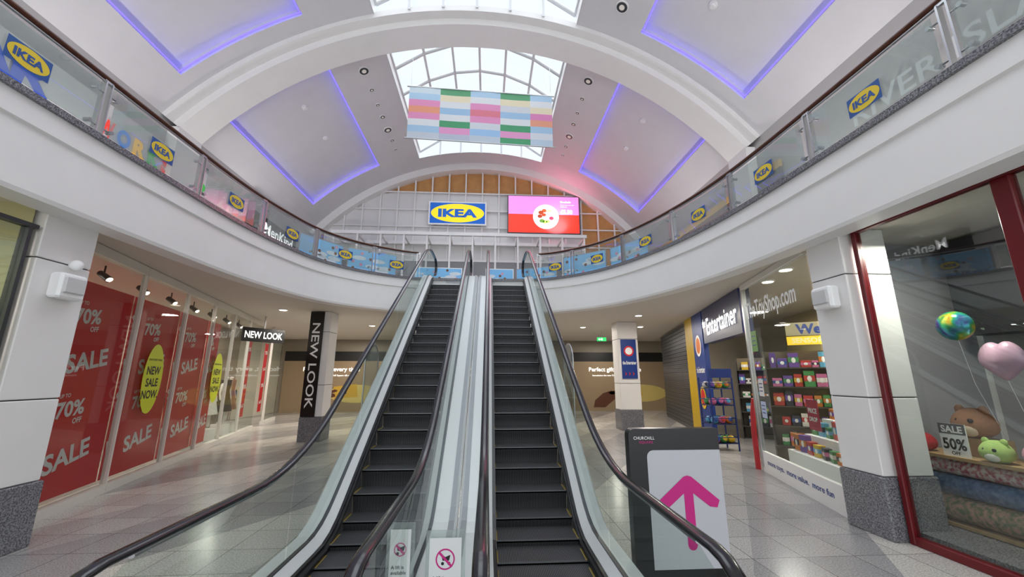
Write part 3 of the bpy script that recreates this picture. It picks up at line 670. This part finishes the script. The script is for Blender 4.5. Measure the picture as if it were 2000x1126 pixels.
def shelfunit(x,y,rot,w_,hts,h,lab):
    Mx=Matrix.Translation((x,y,0))@Matrix.Rotation(rot,4,'Z')
    e=empty('shelf_unit',(x,y,0),label=lab,category='shelf unit',group='toy shop shelf units')
    SHW=mat('shelf_dark','#4a463f',.5)
    for q in (-w_/2,w_/2-.03): b=B(Mx); b.box(-.02,.42,q,q+.03,0,h,SHW); b.obj('side_panel',e)
    b=B(Mx); b.box(.4,.42,-w_/2+.03,w_/2-.03,0,h,mat('shelf_back','#6b6250')); b.obj('back_panel',e)
    for z in hts:
        b=B(Mx); b.box(0,.4,-w_/2+.03,w_/2-.03,z-.025,z,SHW); b.obj('shelf',e)
        yy=-w_/2+.05
        while True:
            ww=random.uniform(.13,.24); hh=random.uniform(.15,.38)
            if yy+ww>w_/2-.05: break
            p=Mx@Vector((.14+random.uniform(0,.08),yy+ww/2,z+.001)); toybox(p.x,p.y,p.z,.16,ww*.92,hh,rot+random.uniform(-.06,.06)); yy+=ww+.012
H5=(.4,.85,1.3,1.75,2.2)
shelfunit(7.45,9.1,.92,1.5,H5,2.6,'dark shelf unit packed with toy boxes under the yellow header')
shelfunit(8.45,7.9,.6,1.3,H5,2.6,'dark shelf unit packed with toy boxes beside the window')
shelfunit(9.2,10.6,.5,1.5,H5,2.6,'dark shelf unit packed with toy boxes opposite the entrance')
shelfunit(9.1,12.6,.9,1.8,H5,2.6,'dark shelf unit packed with toy boxes deep in the shop')
e=empty('display_plinth',FRr(7.3,0,-.7).translation,label='white tiered display plinth in the toy shop window',category='display plinth')
for k,(o_,h_) in enumerate(((.3,.55),(.65,.85),(1.0,1.15))):
    M2=FRr(8.3,0,-o_); b=B(M2); b.box(0,2.0,.0,h_,-.34,.0,WHT); b.obj('tier',e)
    for q in range(8):
        p=M2@Vector((.15+.245*q,h_+.001,-.17)); toybox(p.x,p.y,p.z,.12,.18,random.uniform(.16,.36),-.27+random.uniform(-.2,.2))
M=FRr(12.3,0,.02); L=(12.3-9.0)*RSC
NAVYL=mat('navy_sign','#0f1b4a',.3,emis=.1)
e=empty('shop_fascia_sign',(RX(11),11,3.1),label='navy fascia sign with large white lit lettering over the entrance',category='sign')
b=B(M); b.box(0,L,3.0,4.08,-.25,0,NAVYL); b.obj('sign_box',e)
b=B(M); b.text('Entertainer',L*.55,3.5,LW,w=L*.80,h=.52,z=.03,bold=.02,rot=.02); b.text('the',L*.07,3.62,LW,w=.36,h=.28,z=.03,bold=.02); b.obj('lettering',e)
def rwall(y0,y1,mt,name,z1=4.09):
    M=FRr(y1); b=B(M); b.box(0,(y1-y0)*RSC,0,z1,-.15,0,mt); return b.obj(name,**ST)
rwall(12.5,13.8,NAVY,'wall_toy_panel'); rwall(13.8,14.9,mat('yellow_panel','#d0ac14',.4),'wall_yellow_panel')
SH=mat('dark_shutter','#3c3c40',.4)
M=FRr(20.5); b=B(M)
for k in range(50): b.box(0,(20.5-14.9)*RSC,k*.08,k*.08+.07,-.08,-.0 if k%2 else -.02,SH)
b.obj('wall_shutter',**ST)
for (cz,mm,lab) in ((3.0,'toyo','round orange and white graphic on the navy wall'),(1.3,'red_print','round red and yellow graphic on the navy wall')):
    M=FRr(13.7,0,.01); b=B(M); b.ell(.6,cz,.36,.36,WHT if cz>2 else YEL,2); b.ell(.6,cz,.27,.27,RED if cz<2 else mat(mm,'#d4732a'),3); b.obj('wall_graphic',label=lab,category='graphic')
M=FRr(13.7,0,.01); b=B(M); b.text('the Entertainer',.62,2.2,WHT,w=1.05,h=.2,k=2,bold=.02); b.obj('wall_lettering',label='white shop name lettering on the navy wall',category='lettering')
sx_,sy_=6.55,11.3
e=empty('ball_stand',(sx_,sy_,0),label='navy wire display stand holding play balls at the toy shop entrance',category='display stand')
NV=mat('navy_metal','#122a66',.4)
for dx in (-.33,.33):
    for dy in (-.28,.28): b=B(); b.cyl((sx_+dx,sy_+dy,0),(sx_+dx,sy_+dy,1.95),.022,.022,NV,8); b.obj('upright',e)
for z in (.2,.7,1.2,1.65):
    b=B()
    for dz in (0,.16):
        b.tube([(sx_-.34,sy_-.29,z+dz),(sx_+.34,sy_-.29,z+dz),(sx_+.34,sy_+.29,z+dz),(sx_-.34,sy_+.29,z+dz),(sx_-.34,sy_-.29,z+dz)],.012,.012,NV,6)
    b.box(sx_-.33,sx_+.33,sy_-.28,sy_+.28,z-.01,z,BLACK); b.obj('basket',e)
    for k in range(3):
        for q in range(2):
            c1=random.choice(pal); c2=random.choice(pal); b=B(); c_=(sx_-.21+.21*k,sy_-.14+.26*q,z+.1)
            b.sph(c_,.1,mat('toy'+c1,c1,.35),16,10); b.sph((c_[0],c_[1]-.03,c_[2]+.01),.08,mat('toy'+c2,c2,.35),12,8)
            b.obj('play_ball',label='small coloured play ball in the wire stand',category='ball',group='play balls')
b=B(); b.box(sx_-.33,sx_+.33,sy_-.30,sy_-.28,1.95,2.2,NV); b.obj('header_board',e)
b=B(); b.tube([(6.0,9.0,0),(6.0,9.0,.8),(6.02,8.98,1.2),(6.06,8.95,1.5)],.05,.06,mat('post_red','#b3242c'),10,side=(1,0,0)); b.obj('security_post',label='slim curved red security post at the toy shop entrance',category='security post')
# ------------------------------------------------------------------ red corner shop
RF=mat('red_frame','#660913',.35)
e=empty('red_shopfront',(5.22,4.3,0),label='deep red timber shopfront frame around a tall display window',category='shopfront')
def qb(y0,y1,z0,z1,x0=5.18,x1=5.28): b=B(); b.bbox(x0,x1,y0,y1,z0,z1,RF,.01); return b
qb(5.0,5.07,0,4.0).obj('frame_post',e); qb(3.3,3.46,0,3.98).obj('frame_post',e); qb(1.5,5.07,3.98,4.08).obj('frame_head',e); qb(2.3,5.0,.0,.1).obj('frame_sill',e)
b=B(); b.box(5.22,5.24,3.46,5.0,.1,3.98,RGLASS); b.obj('glass_pane',e)
b=B(); b.box(5.22,5.24,1.9,3.3,.1,3.98,RGLASS); b.obj('glass_pane',e)
b=B(); b.add([(7.7,1.5,0),(7.7,5.7,0),(7.7,5.7,4.1),(7.7,1.5,4.1)],[(0,1,2,3)],GREY); b.add([(5.8,5.78,0),(7.7,5.78,0),(7.7,5.78,4.1),(5.8,5.78,4.1)],[(0,1,2,3)],GREY); b.obj('wall_red_shop',world=True,**ST)
b=B(); b.box(5.80,7.65,1.5,5.7,.0,.13,GRAN); b.box(5.32,5.80,1.5,5.06,.0,.13,GRAN); b.obj('floor_red_shop',world=True,**ST)
e=empty('darkening_box',(7.45,4.4,2.6),label='dark box added on the red shop wall to darken the upper window',category='dark box')
b=B(); b.box(7.2,7.65,2.2,5.6,2.6,4.05,DARK); b.obj('body',e)  # added dark mass so the upper shop interior looks dim
OAK=mat('pale_oak','#b8966a',.5,noise=.15,nscale=12)
DY=-.36; DX=-.12
e=empty('display_counter',(6.35+DX,5.3+DY,.14),label='pale oak display counter with open bay of fabric rolls',category='counter')
b=B(); b.box(6.05+DX,6.7+DX,4.3+DY,5.98+DY,.96,1.0,OAK); b.obj('top',e)
for y in (4.3+DY,5.92+DY): b=B(); b.box(6.08+DX,6.68+DX,y,y+.06,.14,.96,OAK); b.obj('side_panel',e)
b=B(); b.box(6.64+DX,6.68+DX,4.36+DY,5.92+DY,.18,.96,OAK); b.obj('back_panel',e)
b=B(); b.box(6.08+DX,6.64+DX,4.36+DY,5.92+DY,.14,.18,OAK); b.obj('bottom_panel',e)
for k,(z,r_,c1,c2) in enumerate(((.85,.10,'#e6d9d4','#b8576a'),(.615,.125,'#6b86ad','#49638c'),(.335,.15,'#c79b8c','#6d7a5a'))):
    m_=mat('fabric%d'%k,c1,.8,col2=c2,nscale=22); e2=empty('fabric_roll',(6.24+DX,5.15+DY,z-r_),label=('floral','blue','pink floral')[k]+' patterned fabric roll lying in the counter bay',category='fabric roll')
    X=6.24+DX
    b=B(); b.cyl((X,4.5+DY,z),(X,5.85+DY,z),r_,r_,m_,28); b.obj('fabric',e2)
    b=B(); b.cyl((X,4.48+DY,z),(X,5.87+DY,z),r_*.25,r_*.25,OAK,12); b.obj('core',e2)
def plush(x,y,z,r_,c1,c2,lab,ears=True):
    y+=DY; x+=DX
    e=empty('plush_toy',(x,y,z),label=lab,category='plush toy',group='plush toys'); m1=mat('plush'+c1,c1,.95,noise=.15,nscale=40,bump=.3); m2=mat('plush'+c2,c2,.95)
    b=B(); b.sph((x,y,z+r_*.85),(r_*.95,r_,r_*.86),m1,24,16,fn=lambda d:Vector((d.x*(1-.12*d.z),d.y*(1-.15*d.z),d.z))); b.obj('body',e)
    b=B(); b.sph((x-r_*.55,y-.1*r_,z+r_*.55),(r_*.42,r_*.55,r_*.45),m2,16,10); b.obj('belly',e)
    for s_ in (-1,1):
        b=B(); b.sph((x-r_*.78,y-.12*r_+s_*r_*.32,z+r_*1.0),(r_*.12,r_*.13,r_*.14),BLK,12,8); b.obj('eye',e)
        if ears: b=B(); b.sph((x,y+s_*r_*.6,z+r_*1.58),(r_*.14,r_*.26,r_*.28),m1,12,8); b.obj('ear',e)
plush(6.44,5.36,1.22,.22,'#a8775a','#e6cdb4','large brown plush bear toy with pale muzzle')
b=B(); b.bbox(6.32+DX,6.62+DX,5.12+DY,5.62+DY,1.0,1.22,OAK,.01); b.obj('display_riser',label='small oak riser block on the counter',category='riser')
plush(6.2,5.82,1.0,.14,'#b3242c','#d9a92e','red plush toy on the counter',False)
plush(6.16,4.98,1.0,.15,'#b6d67a','#f0f0e0','green round plush toy on the counter')
plush(6.26,4.62,1.0,.17,'#d9a3b8','#9fd0d8','pink and blue round plush toy on the counter')
M=Matrix.Translation((6.1+DX,5.36+DY,1.0))@Matrix(((0,0,-1,0),(-1,0,0,0),(0,1,0,0),(0,0,0,1)))
b=B(M); b.box(-.15,.15,0,.40,-.015,0,WHT); b.rect(-.15,.27,.15,.40,mat('sign_grey','#55555a'),1); b.text('SALE',0,.33,WHT,w=.24,k=2,bold=.03); b.text('50%',0,.15,BLK,w=.26,h=.14,k=1,bold=.03); b.text('OFF',0,.04,BLK,w=.1,k=1); b.obj('sale_card',label='small white sale card standing on the counter',category='sign')
def rainbow():
    m=bpy.data.materials.new('foil_rainbow'); m.use_nodes=True; nt=m.node_tree; b=nt.nodes['Principled BSDF']; b.inputs['Metallic'].default_value=.5; b.inputs['Roughness'].default_value=.15
    tc=nt.nodes.new('ShaderNodeTexCoord'); n=nt.nodes.new('ShaderNodeTexNoise'); n.inputs['Scale'].default_value=5; r=nt.nodes.new('ShaderNodeValToRGB')
    cs=['#5a3a9a','#3a9ab0','#3fae5a','#e0c83a','#d2527a']; el=r.color_ramp.elements; el[0].color=(*hx(cs[0]),1); el[0].position=.3; el[1].color=(*hx(cs[4]),1); el[1].position=.7
    for i in (1,2,3): x=el.new(.3+.1*i); x.color=(*hx(cs[i]),1)
    nt.links.new(tc.outputs['Object'],n.inputs[0]); nt.links.new(n.outputs['Fac'],r.inputs[0]); nt.links.new(r.outputs[0],b.inputs['Base Color']); return m
IR=rainbow()
e=empty('foil_balloon',(6.1,5.14+DY,1.0),label='rainbow coloured round foil balloon on a ribbon',category='balloon'); b=B(); b.sph((6.1,5.14+DY,2.64),(.16,.19,.19),IR,20,14); b.obj('envelope',e); b=B(); b.tube([(6.1,5.14+DY,2.46),(6.2,5.15+DY,1.9),(6.54,5.16+DY,1.0)],.004,.004,WHT,5); b.obj('ribbon',e)
def heart(d):
    t=math.atan2(d.y,d.z)
    return Vector((d.x,d.y*(1 if d.z>-.2 else 1+(.2+d.z)*.75),d.z*(1.1 if d.z<0 else 1)-.22*math.exp(-(d.y/.25)**2)*(1 if d.z>0 else 0)))
e=empty('heart_balloon',(6.2,4.80+DY,1.0),label='pink heart-shaped foil balloon on a ribbon',category='balloon'); b=B(); b.sph((6.2,4.82+DY,2.20),(.12,.22,.23),mat('foil_pink','#d8b0c6',.3,.2),28,20,fn=heart); b.obj('envelope',e); b=B(); b.tube([(6.2,4.82+DY,1.97),(6.3,4.82+DY,1.6),(6.54,4.83+DY,1.0)],.004,.004,WHT,5); b.obj('ribbon',e)
# ------------------------------------------------------------------ direction totem
M=frame((2.03,4.42,0),Vector((1,-.0,0)))
e=empty('direction_totem',(2.03,4.42,0),label='freestanding black and grey direction totem with a large magenta up arrow',category='sign')
def rr(x0,y0,x1,y1,r_,cor):
    pts=[]
    for (cx,cy,a0,i) in ((x1-r_,y0+r_,-90,0),(x1-r_,y1-r_,0,1),(x0+r_,y1-r_,90,2),(x0+r_,y0+r_,180,3)):
        if i in cor: pts+=[(cx+r_*math.cos(math.radians(a0+15*k)),cy+r_*math.sin(math.radians(a0+15*k))) for k in range(7)]
        else: pts.append([(x1,y0),(x1,y1),(x0,y1),(x0,y0)][i])
    return pts
pts=rr(-.50,0,.50,1.44,.07,(2,)); n=len(pts); b=B(M); b.add([(x,y,0) for x,y in pts]+[(x,y,-.12) for x,y in pts],[tuple(range(n)),tuple(range(2*n-1,n-1,-1))]+[(i,i+n,(i+1)%n+n,(i+1)%n) for i in range(n)],BLACK); b.obj('body',e)
b=B(M); b.poly(rr(-.31,.08,.50,1.22,.07,(2,)),mat('totem_grey','#b9bac0',.4),1)
b.ell(.11,.30,.05,.05,PINK,2); b.rect(.06,.30,.16,.85,PINK,3)
for s_ in (-1,1):
    b.poly([(.11,.965),(.11+s_*.04,.955),(.11+s_*.33,.72),(.11+s_*.30,.65),(.11+s_*.22,.66),(.11,.83)][::s_],PINK,4)
b.text('CHURCHILL',-.33,1.345,WHT,w=.23,h=.032,k=2,bold=.0,sp=1.1); b.text('SQUARE',-.31,1.30,PINK,w=.15,h=.03,k=2,bold=0,sp=1.1); b.obj('face_graphic',e)
for (x,y,w_) in ((-.31,3.5,.25),(-.70,3.7,.17)):
    e=empty('safety_notice',(x,y,0),label='small white no-pushchairs notice on a clear acrylic stand',category='notice',group='escalator notices')
    M=frame((x,y,0),(1,0,0)); b=B(M); b.box(-w_/2-.03,w_/2+.03,0,.80,-.02,-.012,FROST); b.obj('acrylic_stand',e)
    b=B(M); b.rect(-w_/2,.15,w_/2,.75,mat('notice_white','#d9d9da'),0); r_=w_*.30
    n=28; vs=[(r__*math.cos(2*pi*i/n),.60+r__*math.sin(2*pi*i/n),.002) for r__ in (r_,r_*.85) for i in range(n)]; b.add(vs,[(i,(i+1)%n,n+(i+1)%n,n+i) for i in range(n)],PINK)
    b.ell(-.02,.57,.012,.012,BLK,1,12); b.ell(.03,.57,.012,.012,BLK,1,12); b.poly([(-.035,.64),(-.02,.59),(.03,.59),(.04,.63),(.0,.615)],BLK,1)
    c45=.707*r_; b.poly([(-c45-.006,.60+c45-.006),(-c45+.006,.60+c45+.006),(c45+.006,.60-c45+.006),(c45-.006,.60-c45-.006)][::-1],PINK,2)
    for k,t in enumerate(('A lift is','available','for')): b.text(t,-w_*.4,.47-.04*k,BLK,h=.027,k=1,al='l',bold=.02)
    b.obj('notice_face',e)
# ------------------------------------------------------------------ back hoardings
BEI=mat('hoarding_beige','#917d62',.5,emis=.04)
for xc in (-8.4,8.3,-.2):
    M=frame((xc,23.9,0),(1,0,0)); e=empty('advertising_hoarding',(xc,23.9,0),label='long printed hoarding advertising gift cards with white lettering',category='hoarding',group='gift card hoardings')
    b=B(M); b.box(-3.3,3.3,0,3.4,-.08,0,BEI); b.obj('board',e)
    b=B(M); b.rect(-3.3,2.85,3.3,3.4,BLK,1); b.ell(.9,1.0,1.6,.5,mat('pale_wave','#cdb96f'),1); b.text('Perfect gift, every time',-.6,2.35,LW,w=3.2,h=.32,k=2,bold=.015); b.text('Introducing the new Churchill Square gift card',-.7,2.02,LW,w=2.6,h=.12,k=2)
    b.poly([(-.3,.7),(1.0,.85),(.9,1.55),(-.4,1.4)],mat('card_gold','#c9a23a'),3); b.rect(.0,1.0,.35,1.25,NAVY,4)
    sk=mat('printed_skin','#5b3322'); b.poly([(-2.0,.2),(-1.3,.2),(-.6,.75),(-.25,.85),(-.3,1.0),(-.9,1.15),(-1.4,1.0),(-1.9,.6)],sk,5); b.poly([(-1.1,1.05),(-.3,1.25),(-.15,1.2),(-.2,1.12),(-.9,.9)],sk,5); b.obj('print',e)
def exits(x,y,z):
    b=B(frame((x,y,z),(1,0,0))); b.box(-.22,.22,-.09,.09,-.04,0,mat('exit_green','#19b25c',.4,emis=1.0)); b.rect(-.02,-.05,.04,.05,LW,1); b.poly([(-.17,0),(-.1,.05),(-.1,.02),(-.05,.02),(-.05,-.02),(-.1,-.02),(-.1,-.05)][::-1],LW,1)
    b.cyl((0,.09,-.02),(0,4.1-z,-.02),.01,.01,STEEL,6)
    b.obj('exit_sign',label='small green illuminated exit sign hung from the soffit',category='exit sign',group='exit signs')
exits(-7.6,18.5,3.75); exits(5.4,18.5,3.7)
b=B(); b.cyl((-6.0,14.8,4.1),(-6.0,14.8,3.95),.09,.1,WHITE,16); b.sph((-6.0,14.8,3.93),.1,BLACK,16,10); b.obj('camera_dome',label='security camera dome under the soffit',category='security camera')
for (x,y) in ((-6.6,13.0),(-6.2,15.5),(-4.9,17),(-3,19),(4.15,17),(6.6,16.7),(7.4,13.2),(3,20),(-8,18.5),(5.3,13.5),(5.95,7.3),(6.3,8.3),(-1.0,17),(1.5,17)):
    e=empty('downlight',(x,y,4.06),label='round recessed downlight glowing warm white in the soffit',category='downlight',group='soffit downlights')
    b=B(); b.cyl((x,y,4.1),(x,y,4.07),.15,.14,WHITE,24); b.obj('rim',e); b=B(); b.cyl((x,y,4.07),(x,y,4.062),.11,.11,LENSON,20); b.obj('lens',e)
K=1.55
for (x,y,p) in ((-6.2,15,60),(-4.9,17,60),(-8,20,60),(4.15,17.2,60),(6.6,17,50),(-1,19,60),(5.3,13,50),(0,15,40),(-7,22,50),(7,22,50)): area((x,y,4.0),.5,p*K)
for (x,y,p) in ((-7.6,7.8,55),(-8.2,10.5,55),(-9,13.5,60),(-9.6,16.5,60)): area((x-.5,y,3.9),.5,p*K*.75)
for (x,y,p) in ((6.6,7.5,60),(7.8,10.0,60),(8.6,12.0,40),(8.2,8.2,40)): area((x,y,3.95),.5,p*K*.75)
area((5.75,4.6,3.85),.4,75); area((-6.2,3.3,3.9),.4,50)
for y in (2,7,13):  # unseen fill lights added behind the balustrades to brighten the vault
    for x in (-7.6,6.7):
        area((x,y,5.3),.6,72,(1,.97,.95),(pi,0,0),'vault_fill_light')
area((3.4,18.2,9.6),1.2,60,(1,.25,.35),(math.radians(115),0,0),'screen_glow')
# ------------------------------------------------------------------ upper level shops
M=frame((-8.55,0,0),(0,1,0))
e=empty('upper_shop_sign',(-8.55,8,7.1),label='pale fascia with blue and multicoloured shop name letters',category='sign')
b=B(M); b.box(4.0,12.0,6.9,7.95,-.02,.03,mat('shop_band','#c9c8c6')); b.obj('fascia',e)
b=B(M); b.text('BEAR',6.0,7.42,mat('letter_blue','#1746b8',.4,emis=.4),w=2.3,h=.55,z=.06,bold=.05); b.obj('lettering',e,label='bold blue letters')
colr=['#e23a2e','#2a7ad0','#f0b81f','#3aa648']
for k,ch in enumerate('WORKSHOP'):
    b=B(M); b.text(ch,8.3+.42*k,7.36,mat('letter'+colr[k%4],colr[k%4],.4,emis=.4),w=.34,h=.42,z=.06,bold=.05); b.obj('letter',e)
e=empty('upper_shop_sign',(-8.5,15.2,7.0),label='black box sign with white lit lettering on the upper level',category='sign')
b=B(M); b.box(13.6,16.7,6.85,7.75,.0,.25,BLACK); b.obj('sign_box',e); b=B(M); b.text('MenKind',15.3,7.35,LW,w=2.1,h=.42,z=.28,bold=.02); b.obj('lettering',e)
M=frame((7.7,0,0),(0,-1,0))
e=empty('upper_shop_sign',(7.7,4.9,7.0),label='white raised shop name letters on the upper shop wall',category='sign')
b=B(M); b.box(-8,-1.5,6.6,6.7,0,.04,WHT); b.obj('fascia_strip',e)
b=B(M); b.text('RIVER ISLAND',-4.9,7.3,mat('letter_offwhite','#d2d4d4'),w=4.0,h=.42,z=.06,bold=.01); b.obj('lettering',e)
e=empty('upper_shopfront',(7.7,14,5),label='dark glazed upper level shopfront with gold trim',category='shopfront')
b=B(M); b.box(-18.9,-9,5.0,7.4,.0,.06,mat('upper_dark','#5d5a58',.4)); b.obj('glazing',e)
b=B(M); b.box(-18.9,-9,7.4,7.6,0,.1,mat('gold_strip','#c4a25a')); b.obj('trim_band',e)
# blue barrier boards on landing
SKY=mat('board_sky','#7dbbe8',.5,emis=.15); CL=mat('board_cloud','#e8f1f8',.5)
segs=[((-5.35,10.9),(-4.55,12.1)),((-4.45,12.2),(-3.1,13.0)),((-2.75,14.4),(-1.0,14.5)),((-.12,14.5),(.95,14.5)),((1.05,14.5),(2.5,13.9)),((2.55,12.9),(3.75,11.9)),((3.85,11.8),(4.6,10.6))]
txt=['www.IKEA.co.uk','IKEA Brighton','Brighton','IKEA','See you soon','See you soon','Brighton']
for i,(a_,b_) in enumerate(segs):
    a_=Vector((*a_,0));b_=Vector((*b_,0)); d=b_-a_; Lb=d.length; M=frame((a_.x,a_.y,F2-.02),d)
    e=empty('barrier_board',((a_.x+b_.x)/2,(a_.y+b_.y)/2,F2-.02),label='sky blue printed barrier board with clouds and meatballs',category='barrier board',group='blue barrier boards')
    b=B(M); b.box(0,Lb,.05,1.0,-.03,0,STEEL); b.obj('frame',e)
    for q in (.05,Lb-.12): b=B(M); b.box(q,q+.07,0,.05,-.2,.2,STEEL); b.obj('foot',e)
    b=B(M); b.rect(.03,.08,Lb-.03,.97,SKY,1)
    rs=random.Random(i)
    for q in range(6): x=rs.uniform(.2,Lb-.2); y=rs.uniform(.2,.8); b.ell(x,y,min(.22,Lb*.15),.07,CL,2,16)
    for q in range(8): x=rs.uniform(.15,Lb-.15); y=rs.uniform(.2,.9); b.ell(x,y,.05,.05,mat('meatball','#7a4a2c') if q%2 else mat('flower_pink','#e8a0b8'),3,12)
    b.text(txt[i],Lb/2,.3,WHT if i%2 else BLU,h=.12,k=4,bold=.02); b.obj('print',e)
scene.view_settings.view_transform='Standard'
scene.view_settings.exposure=0
